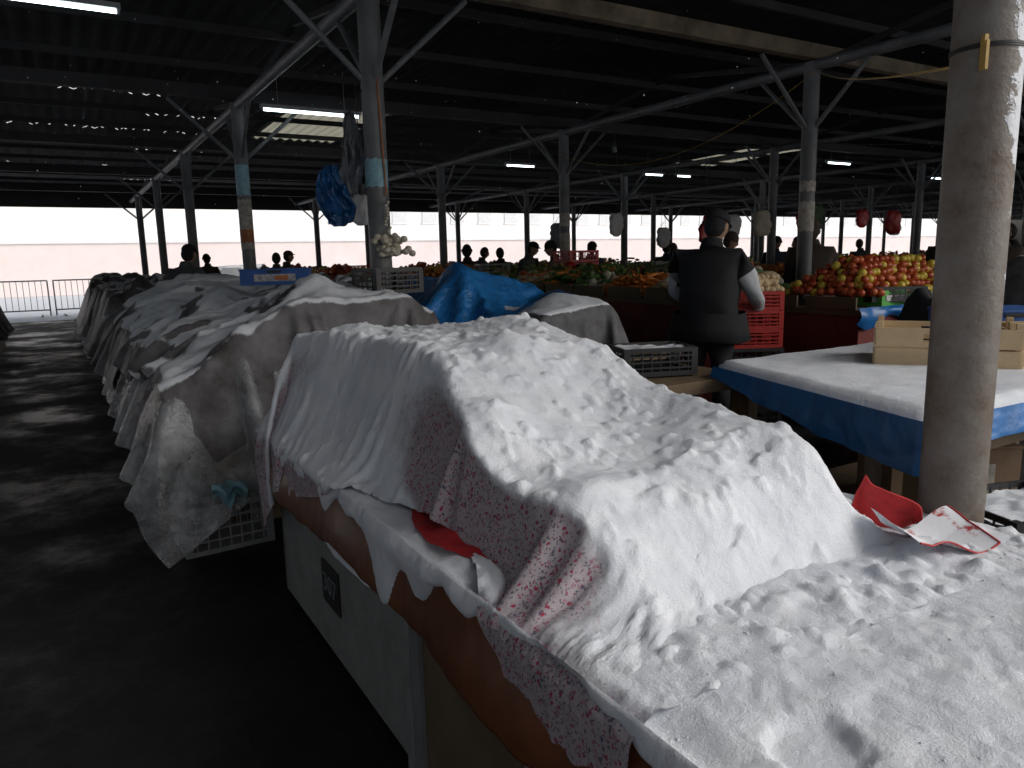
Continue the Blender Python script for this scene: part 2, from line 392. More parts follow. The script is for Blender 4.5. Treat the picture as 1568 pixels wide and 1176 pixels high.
# ---------------------------------------------------------------- outside far side
out=MB()
M_pink=mat('pink_plaster',(.88,.76,.73),.8,.03,1,c2=(.90,.81,.79))
M_plast=mat('pale_plaster',(.90,.90,.90),.8,.03,1)
M_glass=mat('window_glass',(.76,.78,.80),.4,.06)
out.bx(-40,90,46,56,0,2.7,0);out.bx(-40.1,90,45.9,56,2.7,2.85,1)
out.bx(-40,90,50,60,2.85,11.5,1)  # upper storeys; windowless left stretch added as stand-in for bright white sky
for i in range(30):
    x=16+i*2.3
    for z in(4.1,6.5):
        out.bx(x,x+1.1,49.94,50,z,z+1.4,2);out.bx(x-.06,x+1.16,49.9,49.99,z-.12,z-.01,1)
out.obj('plaster_building',[M_pink,M_plast,M_glass])
def barrier(x,y,rz):
    b=MB();L=2.2
    for z in(.2,1.08): b.cyl((-L/2,0,z),(L/2,0,z),.02,n=8)
    for s in(-1,1):
        b.cyl((s*L/2,0,.02),(s*L/2,0,1.08),.02,n=8);b.box((s*L*.4,0,.03),(.05,.6,.04))
    for i in range(1,14): b.cyl((-L/2+L*i/14,0,.2),(-L/2+L*i/14,0,1.08),.009,n=6)
    b.obj('crowd_barrier',[M_steel],None,(x,y,0),rz)
barrier(-1.4,26.5,0);barrier(.95,26.6,.08)
def car(x,y,rz):
    b=MB();b2=[(-2.1,.35),(-2.15,.75),(-1.3,.9),(-.7,1.38),(.8,1.42),(1.6,.98),(2.1,.9),(2.15,.4)]
    V=[(px,s*.82*(1 if z<1.0 else .8),z) for s in(-1,1) for px,z in b2];n=len(b2)
    b.add(V,[tuple(range(n-1,-1,-1)),tuple(range(n,2*n))]+[(i,(i+1)%n,n+(i+1)%n,n+i) for i in range(n)],0)
    for px in(-1.35,1.35):
        for s in(-1,1): b.cyl((px,s*.66,.31),(px,s*.84,.31),.31,n=20,mi=1)
    for x0,x1,z1 in((-.95,-.1,1.3),(0,.85,1.3)):
        for s in(-1,1): b.add([(x0-.25,s*.83,.95),(x1+.2*(x0>=0),s*.83,.95),(x1,s*.70,z1),(x0+.1,s*.70,z1)],[(0,1,2,3)],2)
    b.obj('parked_car',[mat('silver_car_paint',(.45,.47,.5),.35,.1),M_black,mat('car_glass',(.08,.09,.1),.1,.1)],None,(x,y,0),rz,bevel=.04)
car(6.6,33,.05)
# ---------------------------------------------------------------- cloth solver (position based, heightfield collision)
TZ=.728
def drape(P,Hf,restscale=(1,1),sub=1100,dt=1/420.,bend=.06,edge_x=None,grav=9.8,mu=.55,damp=.9965):
    X=P.copy();Vv=np.zeros_like(X);rest=P.copy();rest[...,2]=0;rest[...,0]*=restscale[0];rest[...,1]*=restscale[1]
    G=[]
    def addg(sa,sb,k):
        a=rest[sa];c=rest[sb];n0=min(a.shape[0],c.shape[0]);n1=min(a.shape[1],c.shape[1])
        L=np.linalg.norm(a[:n0,:n1]-c[:n0,:n1],axis=-1,keepdims=True);G.append((sa,sb,n0,n1,L,k))
    s_=slice
    for q in(0,1):
        addg((s_(None),s_(q,None,2)),(s_(None),s_(q+1,None,2)),.5)
        addg((s_(q,None,2),s_(None)),(s_(q+1,None,2),s_(None)),.5)
        addg((s_(q,None,2),s_(None,-1)),(s_(q+1,None,2),s_(1,None)),.2)
        addg((s_(q,None,2),s_(1,None)),(s_(q+1,None,2),s_(None,-1)),.2)
    for q in range(4):
        addg((s_(None),s_(q,None,4)),(s_(None),s_(q+2,None,4)),bend)
        addg((s_(q,None,4),s_(None)),(s_(q+2,None,4),s_(None)),bend)
    e=.004
    for it in range(sub):
        Vv*=damp;Vv[...,2]-=grav*dt
        Xp=X;X=X+Vv*dt
        for sa,sb,n0,n1,L,k in (G if it%3==0 else G[:8]):
            a=X[sa][:n0,:n1];c=X[sb][:n0,:n1];d=c-a
            l=np.sqrt((d*d).sum(-1,keepdims=True))+1e-9
            cr=d*((l-L)/l*k);a+=cr;c-=cr
        x=X[...,0];y=X[...,1];h=Hf(x,y);pen=h+.006-X[...,2]
        m=(pen>0)&(pen<.12)
        if m.any():
            xm=x[m];ym=y[m];gx=(Hf(xm+e,ym)-Hf(xm-e,ym))/(2*e);gy=(Hf(xm,ym+e)-Hf(xm,ym-e))/(2*e)
            gx=np.clip(gx,-6,6);gy=np.clip(gy,-6,6);q=1/(1+gx*gx+gy*gy)
            N=np.stack([-gx,-gy,np.ones_like(gx)],-1)*np.sqrt(q)[:,None]
            dep=np.minimum(pen[m]*np.sqrt(q),.02)
            Y_=X[m]+N*dep[:,None];disp=Y_-Xp[m];dn=(disp*N).sum(-1,keepdims=True)*N;tt=disp-dn
            X[m]=Xp[m]+dn+tt*(1-mu)
        if edge_x is not None:
            m=(X[...,2]<TZ-.012)&(X[...,0]>edge_x)&(X[...,0]<edge_x+.08)
            X[...,0]=np.where(m,edge_x,X[...,0])
        Vv=(X-Xp)/dt
        sp=np.linalg.norm(Vv,axis=-1,keepdims=True);Vv=np.where(sp>3,Vv*3/(sp+1e-9),Vv)
    return X
def upsample(A):
    ny,nx=A.shape[:2];B=np.zeros((2*ny-1,2*nx-1,3));B[::2,::2]=A
    def mid(a,b,c,d): return (-a+9*b+9*c-d)/16
    Ap=np.concatenate([2*A[:,:1]-A[:,1:2],A,2*A[:,-1:]-A[:,-2:-1]],1);B[::2,1::2]=mid(Ap[:,:-3],Ap[:,1:-2],Ap[:,2:-1],Ap[:,3:])
    C=B[::2];Cp=np.concatenate([2*C[:1]-C[1:2],C,2*C[-1:]-C[-2:-1]],0);B[1::2]=mid(Cp[:-3],Cp[1:-2],Cp[2:-1],Cp[3:]);return B
def smooth2(Z,n):
    Z=Z.copy()
    for _ in range(n):
        Q=np.pad(Z,1,mode='edge');Z=(Q[:-2,1:-1]+Q[2:,1:-1]+Q[1:-1,:-2]+Q[1:-1,2:]+Z*2)/6
    return Z
def relax(A,n):
    B=A.copy()
    for _ in range(n):
        C=B.copy();C[1:-1,1:-1]=(B[:-2,1:-1]+B[2:,1:-1]+B[1:-1,:-2]+B[1:-1,2:]+B[1:-1,1:-1]*2)/6
        for e_ in(0,-1):
            C[e_,1:-1]=(B[e_,:-2]+B[e_,2:]+2*B[e_,1:-1])/4;C[1:-1,e_]=(B[:-2,e_]+B[2:,e_]+2*B[1:-1,e_])/4
        B=C
    return B
def make_cloth(name,A,UVp,mats,thick,nit=10,lo=.35,hi=.8,fill=.7,wy=0.,setzero=False,parent=None,bias=None,lx=0.,clump=0.):
    dy=np.gradient(A,axis=0);dx=np.gradient(A,axis=1);N=np.cross(dx,dy);N/=np.linalg.norm(N,axis=-1,keepdims=True)+1e-9
    nz=smooth2(N[...,2],2)+wy*np.maximum(-smooth2(N[...,1],3)-lx*np.maximum(-smooth2(N[...,0],3),0),0)
    if bias is not None: nz=nz+bias
    s=sm((nz-lo)/(hi-lo));S=smooth2(s,2)
    if setzero: S=S*0
    Zs=smooth2(A[...,2],nit);B=A.copy();x,y=A[...,0],A[...,1]
    lum=fbm(x*9,y*9,4);lum2=fbm(x*34+4,y*34,3)
    cl=np.clip(fbm(x*22+50,y*22,3)-.56,0,1)*4
    B[...,2]=A[...,2]+np.clip(S,0,1)*(fill*np.maximum(Zs-A[...,2],0)+thick*(.5+1.1*lum)+thick*.5*(lum2-.5)+clump*cl)
    b=MB();b.grid(B);o=b.obj(name,mats,parent)
    uvl=o.data.uv_layers.new(name='UVMap');li=np.zeros(len(o.data.loops),int);o.data.loops.foreach_get('vertex_index',li)
    uvl.data.foreach_set('uv',UVp.reshape(-1,3)[li][:,:2].ravel())
    at=o.data.attributes.new('snow','FLOAT','POINT');at.data.foreach_set('value',np.clip(S,0,1).ravel());o.data.update();return o,B
def gridP(x0,x1,y0,y1,step,z,amp=.02,xl=None,xr=None,seed=0):
    ny=int((y1-y0)/step)+1;nx=int((x1-x0)/step)+1
    ys=np.linspace(y0,y1,ny);P=np.zeros((ny,nx,3))
    for j,y in enumerate(ys):
        a=xl(y) if xl else x0;c=xr(y) if xr else x1
        P[j,:,0]=np.linspace(a,c,nx);P[j,:,1]=y
    P[...,2]=z+amp*(fbm(P[...,0]*5+seed,P[...,1]*5+seed,3)-.5)*2
    return P
def H1raw(x,y):
    hc=np.interp(y,[.98,1.06,1.14,1.25,1.5,1.77,2.0,2.3,2.6,2.85,3.12,3.24],[0,.10,.19,.25,.275,.325,.41,.44,.42,.415,.40,0])
    tl=np.interp(x,[.85,1.5],[.66,1.0]);kt=sm((1.85-y)/.5);hc=hc*(tl*kt+(1-kt))
    wl=np.interp(y,[1.6,2.0,2.6,3.1],[.06,.22,.24,.13]);xl=np.interp(y,[1.0,1.3,1.9,2.6,3.1],[.86,.79,.76,.735,.70])
    c=sm((x-xl)/wl)*sm((1.70-x)/.15)
    h=hc*c
    g=lambda cx,cy,rx,ry,a:a*np.exp(-((x-cx)/rx)**2-((y-cy)/ry)**2)*c
    h=h+g(1.5,2.5,.16,.2,.05)+g(1.22,2.02,.10,.13,.05)-g(1.3,2.42,.1,.1,.07)+g(1.0,2.85,.12,.12,.04)-g(1.35,1.62,.16,.16,.055)+g(1.55,1.15,.1,.1,.03)+g(.95,1.25,.09,.09,.035)-g(1.2,1.38,.1,.1,.045)+g(1.62,1.5,.08,.12,.03)+g(.93,1.65,.08,.1,.035)-g(1.4,1.2,.06,.08,.03)
    return np.where(x<.70,-1.,TZ+h)
def lut(fn,x0,x1,y0,y1,st=.008):
    nx=int((x1-x0)/st)+1;ny=int((y1-y0)/st)+1;X,Y=np.meshgrid(np.linspace(x0,x1,nx),np.linspace(y0,y1,ny));T=fn(X,Y);ix=(nx-1)/(x1-x0);iy=(ny-1)/(y1-y0)
    def g(x,y):
        u=np.clip((x-x0)*ix,0,nx-1.001);v=np.clip((y-y0)*iy,0,ny-1.001);i=u.astype(int);j=v.astype(int);fu=u-i;fv=v-j
        a=T[j,i];b_=T[j,i+1];c=T[j+1,i];d_=T[j+1,i+1];r_=(a*(1-fu)+b_*fu)*(1-fv)+(c*(1-fu)+d_*fu)*fv
        return r_
    return g
xl=lambda y:float(np.interp(y,[.74,.90,1.02,1.12,1.7,2.0,2.4,2.8,3.5],[.24,.28,.54,.66,.655,.56,.46,.36,.33]))
P=gridP(.24,1.96,.76,3.50,.0165,1.30,.04,xl,lambda y:1.96,2)
A=drape(P,lut(H1raw,.2,2.2,.3,3.8),(1.03,1.07),1050,edge_x=.672)
tb=time.time()-T0
Au=relax(upsample(A),2)
ax,ay=Au[...,0],Au[...,1]
bi=.20*sm((ay-1.85)/.35)-.34*sm((.93-ax)/.14)*sm((1.42-ay)/.16)-.18*sm((ax-1.60)/.08)*sm((1.4-ay)/.15)-.12*sm((1.9-ay)/.3)
blanket,Bk=make_cloth('floral_blanket',Au,upsample(P),[M_blanket],.015,14,.25,.66,.8,.42,bias=bi,lx=.9,clump=.012)
# --- left stall row A
def H2(x,y):
    z=np.interp(x,[.20,.26,.40,.8,1.2,1.8,1.93,1.99],[.2,.62,.90,1.08,1.19,1.24,1.15,.3])
    lump=.30*(fbm(x*3.1+3,y*2.9,2)-.45)*sm((x-.22)/.3)*sm((2.0-x)/.2)
    e=sm((y-3.85)/.22)
    return (z+lump)*e+(1-e)*.3
def H4(x,y):
    z=np.interp(x,[.12,.22,.30,.42,.7],[.0,.34,.60,.84,1.0])+.14*(fbm(x*5+7,y*4.2,2)-.5)*sm((x-.16)/.1)
    e=sm((y-3.70)/.26)
    return np.minimum(z*e,np.where(x>.35,H2(x,y)-.03,9))
P=gridP(.02,1.6,3.46,7.6,.034,1.3,.06,None,None,71)
A=upsample(drape(P,lut(H4,-.6,2.2,2.8,8),(1.10,1.10),600,bend=.02))
make_cloth('plastic_film_cover',A,upsample(P),[M_film],0,1,.6,.97,0,0,True)
H4l=lut(H4,-.6,2.2,2.8,8);it=[]
for k in range(1100):
    x0=rng.uniform(.26,.85);y0=rng.uniform(3.9,6.4);zt=float(H4l(np.array([x0]),np.array([y0]))[0]);z=zt-.10-.12*rng.random()
    zn=float(H4l(np.array([x0-.07]),np.array([y0-.07]))[0])
    if z<.34 or zn<z+.02: continue
    mi=int(rng.choice([0,1,3,4,4,4,0,2,4]));it.append(((x0,y0,z),(.035,.04+.03*rng.random(),.03),rng.random()*6,rng.random()*.4,mi))
blob_mesh('bagged_vegetables',[mat('dull_red_pepper',(.24,.05,.03),.5,.3,9,.1),mat('dull_orange_pepper',(.32,.13,.05),.5,.3,9,.1),M_potato,M_cloth3,mat('red_brown_pepper',(.17,.045,.03),.5,.3,9,.1)],it,lump=.2)
H2l=lut(H2,-.4,2.6,3.2,10)
for nm,x0,x1,y0,y1,st,xlf,sd in (('snowy_grey_cover',.15,2.2,3.70,6.35,.028,lambda y:float(np.interp(y,[3.6,4.6,5.2,6.3],[.48,.38,.28,.25])),9),('snowy_dark_cover',.08,2.2,6.2,9.6,.038,None,21)):
    P=gridP(x0,x1,y0,y1,st,1.5,.07,xlf,(lambda y:2.2) if xlf else None,sd)
    A=drape(P,H2l,(1.14,1.17),640,bend=.02)
    A=upsample(A);P2=upsample(P)
    A[...,2]+=.05*(np.abs(fbm(A[...,0]*4+sd,A[...,1]*8,3)-.5)*-2+.2)+.012*(fbm(A[...,0]*22,A[...,1]*22,2)-.5)
    make_cloth(nm,A,P2,[M_darkC],.012,3,.62,.96,.5,.34)
# --- grey mound + blue tarp
def H3(x,y):
    a=sm((x-2.12)/.3)*sm((3.42-x)/.5)*sm((y-3.35)/.3)*sm((6.6-y)/.3)
    return a*(1.06+.30*(fbm(x*2.0,y*2.0+4,2)-.45)+.12*np.exp(-((x-2.75)/.35)**2-((y-3.95)/.3)**2)+.14*sm((y-4.4)/.25))
H3l=lut(H3,1.8,3.9,2.8,7)
P=gridP(1.98,3.75,3.2,4.8,.032,1.55,.05,None,None,33)
A=upsample(drape(P,H3l,(1.10,1.10),560,bend=.02));A[...,2]+=.03*(np.abs(fbm(A[...,0]*6,A[...,1]*4,3)-.5)*-2+.2);make_cloth('grey_tarp',A,upsample(P),[M_greyT],.01,3,.60,.98,.5,.15)
P=gridP(1.70,3.65,4.05,5.8,.033,1.9,.14,None,None,44)
def H3b(x,y): return np.where((x>1.95),H3l(x,y)+.03,.9)+.24*np.exp(-((x-2.3)/.3)**2-((y-4.75)/.25)**2)+.14*np.exp(-((x-3.0)/.20)**2-((y-4.5)/.14)**2)
A=upsample(drape(P,H3b,(1.20,1.20),600,bend=.008));A[...,2]+=.03*(np.abs(fbm(A[...,0]*9+3,A[...,1]*9,3)-.5)*-2+.2);make_cloth('blue_tarp',A,upsample(P),[M_bluetarp],0,1,.6,.97,0,0,True)
tc_=time.time()-T0
# ---------------------------------------------------------------- foreground counter
ctr=empty('market_counter')
b=MB()
b.bx(.72,1.82,-1.2,3.18,.66,.715,2)
b.bx(.722,.742,1.79,3.16,.03,.66,0)
b.bx(.722,.742,-1.2,1.69,.03,.66,1)
b.bx(.705,.76,1.69,1.735,.0,.66,2);b.bx(.705,.76,1.742,1.79,.0,.66,0)
b.bx(.722,1.82,3.14,3.17,.03,.66,0);b.bx(1.80,1.82,-1.2,3.14,.03,.66,1);b.bx(.74,.8,3.08,3.14,0,.66,2)
b.obj('cabinet',[M_panel,M_wood,mat('cabinet_edge',(.16,.165,.17),.5,.2)],ctr,bevel=.004)
b=MB();b.box((.718,2.48,.30),(.006,.19,.16),0);b.obj('number_plate',[M_black],ctr,bevel=.001)
tc=bpy.data.curves.new('num','FONT');tc.body='307';tc.size=.10;tc.align_x='CENTER';tc.align_y='CENTER';tc.extrude=.001
to=bpy.data.objects.new('plate_digits',tc);link(to);bpy.context.view_layer.update()
me=bpy.data.meshes.new_from_object(to.evaluated_get(bpy.context.evaluated_depsgraph_get()));bpy.data.objects.remove(to)
to=bpy.data.objects.new('plate_digits',me);me.materials.clear();me.materials.append(M_cloth3);link(to,ctr)
to.matrix_world=Matrix(((0,0,-1,.713),(-1,0,0,2.48),(0,1,0,.30),(0,0,0,1)))
ys=np.linspace(-1.2,3.24,420)
W=1.86-.705
def prof(s,y):
    wav=.016*np.sin(y*7)+.03*(fbm(y*4,y*0+3.3,3)-.5)*2
    if np.ndim(s)==0: s=np.full_like(y,s)
    d=np.maximum(s-W,0)
    x=np.where(s<W,1.86-s,.705-.012*sm(d/.03)-wav*sm(d/.14)-.03*sm(d/.2))
    z=np.where(s<W,.722+.002*np.sin(y*7),.722-d*.98)
    nx=np.where(s<W-.01,0,-sm((s-W+.01)/.03));nz=1-sm((s-W+.005)/.035)
    return x,z,nx,nz
ss=np.concatenate([np.linspace(0,W-.01,30),np.linspace(W,W+.03,8),np.linspace(W+.04,W+.25,26)])
P=np.zeros((len(ys),len(ss),3))
hem=.21+.07*(fbm(ys*2.4,ys*0+8,4)-.5)*2+.015*np.sin(ys*5)
for j,s in enumerate(ss):
    k=np.where(s>W,W+(s-W)/.25*hem,s)
    x,z,nx,nz=prof(k,ys);P[:,j,0]=x;P[:,j,1]=ys;P[:,j,2]=z
b=MB();b.grid(P);o=b.obj('oilcloth',[M_oil],ctr);mo=o.modifiers.new('s','SOLIDIFY');mo.thickness=.002
ys=np.linspace(-.4,3.22,600);ss=np.concatenate([np.linspace(.0,W-.01,200),np.linspace(W,W+.20,56)])
Sg,Yg=np.meshgrid(ss,ys);x,z,nx_,nz_=prof(Sg.ravel(),Yg.ravel())
x=x.reshape(Sg.shape);z=z.reshape(Sg.shape);nx_=nx_.reshape(Sg.shape);nz_=nz_.reshape(Sg.shape)
lum=fbm(x*4+2,Yg*4,4);fine=fbm(x*24,Yg*24,4)
th=.020+.028*lum+.010*(fine-.5)
rg=random.Random(8)
wx=x+.010*(fbm(x*40,Yg*40,2)-.5);wy_=Yg+.010*(fbm(x*40+9,Yg*40,2)-.5)
for _ in range(110):
    cx=rg.uniform(.72,1.86);cy=rg.uniform(-.2,1.2);rr=rg.uniform(.005,.016);el=rg.uniform(.6,1.6)
    th+=rr*.32*np.exp(-((((wx-cx)*el)**2+(wy_-cy)**2)/rr**2)**1.6)
for _ in range(16):
    cx=rg.uniform(.8,1.8);cy=rg.uniform(.1,.85);rr=rg.uniform(.02,.04)
    th-=rr*.2*np.exp(-(((wx-cx)**2+(wy_-cy)**2)/rr**2)**1.3)
for _ in range(60):
    t=rg.random();cx=.9+.85*t+rg.uniform(-.05,.05);cy=rg.uniform(.78,.97);rr=rg.uniform(.010,.030);el=rg.uniform(.6,1.5)
    th+=rr*.36*np.exp(-((((wx-cx)*el)**2+(wy_-cy)**2)/rr**2)**1.6)
q=((x-.86)**2+((Yg-.60)*1.15)**2)/.07**2+(fine-.5)*.8
th=np.where(q<1.6,th*(.42+.58*sm((q-.6)/.9)),th)
d=np.maximum(Sg-W,0)
edge_thin=sm((x-.71)/.07)
patch=fbm(x*8+30,Yg*8,4)
th_top=th*(edge_thin*.6+.4)
th_far=th_top*.6+.035*(patch-.42)*(1-edge_thin*.6)+.004
kk=sm((Yg-1.0)/.2);th_top=th_top*(1-kk)+th_far*kk
th_top=th_top*(1-.75*np.exp(-((Yg-1.02)/.14)**2)*sm((.92-x)/.12))
L=np.full_like(Yg,.014)+.06*np.clip(fbm(Yg*3,Yg*0+1,4)-.45,0,1)*2
for yc,w_,a_ in((2.9,.06,.03),(2.35,.07,.06),(1.86,.09,.10),(1.80,.04,.05),(1.60,.07,.07),(1.38,.07,.03),(.6,.16,.05),(.3,.1,.03)): L=L+a_*np.exp(-np.abs((Yg-yc)/w_)**2.4)
L=L*(.75+.6*fbm(Yg*14,Yg*0+5,3))*(1-.9*np.exp(-((Yg-1.05)/.14)**2))+.002
dn=np.clip(1-(d/L),0,1)
th_side=.034*np.sqrt(dn)*(.45+lum)-.006*sm((d-L)/.004+1)+.012*(fine-.5)*dn
k=sm(d/.02);th=np.where(d>0,(1-k)*np.minimum(np.maximum(th_side,0)+.004,.03)+k*th_side,th_top)
X2=x+nx_*th;Z2=z+nz_*th
Z2=np.where(x>1.84,np.minimum(Z2,.728),Z2)
Pn=np.stack([X2,Yg,Z2],-1)
b=MB();b.grid(Pn[:,::-1]);b.obj('table_snow',[M_snow],ctr)
it=[]
for _ in range(260):
    j=int(rng.integers(0,235));i=int(rng.integers(5,199));r_=.0013+.003*rng.random()**3;q=Pn[j,i];it.append(((q[0],q[1],q[2]),(r_,r_,r_*.7),0,0,0))
blob_mesh('snow_crumbs',[M_snow],it,ctr,sub=1,lump=.4)
ny_,nx_n=60,24;u,v=np.meshgrid(np.linspace(0,1,nx_n),np.linspace(0,1,ny_))
P=np.zeros((ny_,nx_n,3));P[...,1]=1.38+.52*v;wid=.04+.055*np.sin(v*math.pi)
P[...,0]=.88-(.03+wid*1.25)*u+.012*(fbm(v*7,u*0,3)-.5);P[...,2]=.750+.020*fbm(v*9,u*3,3)+.022*(1-u)*np.sin(v*math.pi)-.012*u
b=MB();b.grid(P);o=b.obj('red_cloth_edge',[M_redfab],None);mo=o.modifiers.new('s','SOLIDIFY');mo.thickness=.004
ny_,nx_n=40,40;u,v=np.meshgrid(np.linspace(0,1,nx_n),np.linspace(0,1,ny_))
P=np.zeros((ny_,nx_n,3))
hgt=.125*(1-u)**.7+.012
P[...,0]=1.655+.13*u+.012*np.sin(u*9+v*2);P[...,1]=1.10-.10*u-.035*v*v+.015*np.sin(u*7);P[...,2]=.755+hgt*v+.006*fbm(u*8,v*8,2)
b=MB();b.grid(P);o=b.obj('red_cloth_fold',[M_redfab],None);mo=o.modifiers.new('s','SOLIDIFY');mo.thickness=.004
P=np.zeros((26,30,3))
for j in range(26):
    for i in range(30):
        u=i/29;v=j/25
        P[j,i]=(1.56+.24*u+.03*v,.86+.14*v-.05*u,.780+.022*math.sin(u*6+v*2)+.04*max(0,v-.6)+.03*max(0,.15-u)/.15)
def redsnow():
    m,nt,bb=newmat('red_edged_sheet_snowy')
    n=noise_tex(nt,11,5);r=ramp(nt,n.outputs['Fac'],[(.38,(.40,.03,.03)),(.44,(.74,.76,.80))]);nt.links.new(r.outputs[0],bb.inputs['Base Color']);bb.inputs['Roughness'].default_value=.6
    bump(nt,bb,n.outputs['Fac'],.5,.01);return m
b=MB();b.grid(P,0);o=b.obj('red_edged_sheet',[redsnow(),M_red],None);
b=MB()
rim=[P[0,i] for i in range(30)]+[P[j,29] for j in range(26)]
for a,c in zip(rim[:-1],rim[1:]): b.cyl(tuple(a),tuple(c),.0025,n=6)
b.obj('rim',[M_red],o)
# ---------------------------------------------------------------- crates
def crate(name,c,sz,m,rz=0,rows=4,snow=False):
    w_,d_,h_=sz;b=MB();t=.008
    for sx in(-1,1):
        for sy in(-1,1): b.box((sx*(w_/2-.018),sy*(d_/2-.018),h_/2),(.036,.036,h_),0)
    for k in range(rows+1):
        z=.012+(h_-.03)*k/rows
        hh=.026 if k in(0,rows) else .010
        for s in(-1,1):
            b.box((0,s*(d_/2-t/2-.001),z+.002*k),(w_-.07,t,hh),0);b.box((s*(w_/2-t/2-.001),0,z+.002*k),(t,d_-.07,hh),0)
    nw=max(4,int(w_/.05));nd_=max(4,int(d_/.05))
    for i in range(1,nw):
        for s in(-1,1): b.box((-w_/2+w_*i/nw,s*(d_/2-t/2-.003),h_/2),(.006,t,h_-.02),0)
    for i in range(1,nd_):
        for s in(-1,1): b.box((s*(w_/2-t/2-.003),-d_/2+d_*i/nd_,h_/2),(t,.006,h_-.02),0)
    b.box((0,0,.008),(w_-.02,d_-.02,.008),0)
    if snow:
        nx=24;P=np.zeros((nx,nx,3));uu=np.linspace(-1,1,nx)
        P[...,0]=uu[None,:]*(w_/2-.01);P[...,1]=uu[:,None]*(d_/2-.01)
        P[...,2]=h_*.8+.03*fbm(P[...,0]*20+c[0]*9,P[...,1]*20,3);b.grid(P,1)
    return b.obj(name,[m,M_snow],None,c,rz)
crate('plastic_crate',(.61,4.02,0),(.44,.34,.25),M_grycr,.05)
crate('plastic_crate',(.68,4.75,0),(.45,.5,.24),M_blkcr,.0)
for k in range(3): crate('red_plastic_crate',(4.62,4.02,.72+.145*k),(.42,.34,.14),M_redcr,-.5)
for k in range(3): crate('plastic_crate',(4.62,4.02,.0+.24*k),(.44,.36,.235),M_blkcr,-.5)
crate('plastic_crate',(2.78,3.1,.80),(.42,.30,.15),M_blkcr,-.35,snow=True)
crate('plastic_crate',(3.15,1.35,0),(.5,.4,.23),M_blkcr,-.3);crate('plastic_crate',(3.15,1.35,.235),(.5,.4,.23),M_blkcr,-.3,snow=True)
crate('plastic_crate',(1.85,4.62,1.24),(.36,.3,.16),M_blkcr,.2)
crate('plastic_crate',(6.0,3.75,1.02),(.5,.35,.12),M_blkcr,-.4)
# clutter of stacked crates on the farther stalls
for (x,y,n_,m_) in((6.05,6.6,2,M_blkcr),(6.0,8.2,3,M_redcr),(5.9,10.3,2,M_grycr),(9.2,6.2,2,M_redcr),(10.2,7.6,3,M_blkcr),(9.3,10.6,2,M_bluep),(5.2,14.6,2,M_redcr),(14.2,7.4,3,M_grycr)):
    for k in range(n_): crate('plastic_crate',(x,y,(1.05 if x<7 else 1.0)+.16*k+.005),(.5,.36,.15),m_,random.uniform(-.3,.3),rows=2)
b=MB();b.bx(2.2,3.3,3.5,6.5,.0,.8,0);b.bx(2.15,3.35,3.45,6.55,.8,.84,1);b.obj('market_table',[M_wood,M_wood],bevel=.005)
b=MB();b.bx(2.25,3.2,2.75,3.4,.72,.79,0)
for x in(2.3,3.15):
    for y in(2.8,3.35): b.bx(x-.03,x+.03,y-.03,y+.03,0,.72,0)
b.obj('wooden_table',[M_wood],bevel=.004)
b=MB();b.bx(.62,1.9,4.2,9.3,.0,.80,0);b.obj('stall_table',[M_wood],bevel=.005)
P=np.zeros((24,24,3))
for j in range(24):
    for i in range(24):
        u=i/23;v=j/23
        P[j,i]=(.54+.16*u,3.80+.03*math.sin(u*9+v*3)+.02*math.sin(v*7),.27+.10*v+.03*math.sin(u*11)*(1-v))
b=MB();b.grid(P);b.obj('blue_rag',[M_cyan])
def carton(c,sz,rz,m,lab):
    b=MB();w_,d_,h_=sz;b.box((0,0,h_/2),(w_,d_,h_),0);b.box((0,0,h_+.006),(w_+.012,d_+.012,.012),0)
    b.box((0,-d_/2-.003,h_*.5),(w_*.6,.004,h_*.5),1);b.box((-w_/2-.003,0,h_*.5),(.004,d_*.5,h_*.5),1);b.box((w_*.1,-d_/2-.006,h_*.5),(w_*.2,.004,h_*.3),2)
    b.box((0,-d_/2-.0035,h_*.93),(w_*.2,.004,.02),3)
    return b.obj('cardboard_carton',[m,lab,M_orangeT,M_black],None,c,rz,bevel=.003)
M_bcart=mat('blue_carton',(.02,.08,.28),.6,.2);M_lab=mat('label_white',(.3,.3,.32),.6,.6,30,0)
carton((1.33,5.4,1.30),(.46,.30,.10),-.35,M_bcart,M_lab);carton((4.45,2.15,.90),(.5,.4,.2),-.6,M_bcart,M_lab)
carton((3.7,2.0,.2),(.6,.4,.3),-.6,M_carton,M_paper)
# ---------------------------------------------------------------- farther covered stalls
def mound(name,x0,x1,y0,y1,h,m,seed,snow=True,base=.75,step=.04,legs=True,rough=.3):
    nx=int((x1-x0+.4)/step);ny=int((y1-y0+.4)/step)
    X,Y=np.meshgrid(np.linspace(x0-.1,x1+.1,nx),np.linspace(y0-.1,y1+.1,ny))
    e=sm((X-x0+.1)/.4)*sm((x1+.1-X)/.4)*sm((Y-y0+.1)/.35)*sm((y1+.1-Y)/.35)
    rid=np.abs(fbm(X*3+seed,Y*3.5+seed,4)-.5)*2
    Z=base-.45+e*(h-base+.45)+e*rough*(fbm(X*2+seed,Y*1.7,3)-.5)*2-.16*rid*np.sqrt(e+.02)+.05
    X=X+.08*(fbm(Y*5+seed,X*2,3)-.5)*(1-e);A=np.stack([X,Y,Z],-1)
    b=MB();b.grid(A);root=b.obj(name,[m])
    if snow:
        dy=np.gradient(A,axis=0);dx=np.gradient(A,axis=1);N=np.cross(dx,dy);N/=np.linalg.norm(N,axis=-1,keepdims=True)
        at=root.data.attributes.new('snow','FLOAT','POINT');at.data.foreach_set('value',sm((N[...,2]-.6)/.4).ravel())
    if legs:
        bb=MB();bb.bx(x0+.08,x1-.08,y0+.08,y1-.08,0,base-.15,0);bb.obj('stand',[M_wood],root)
    return root
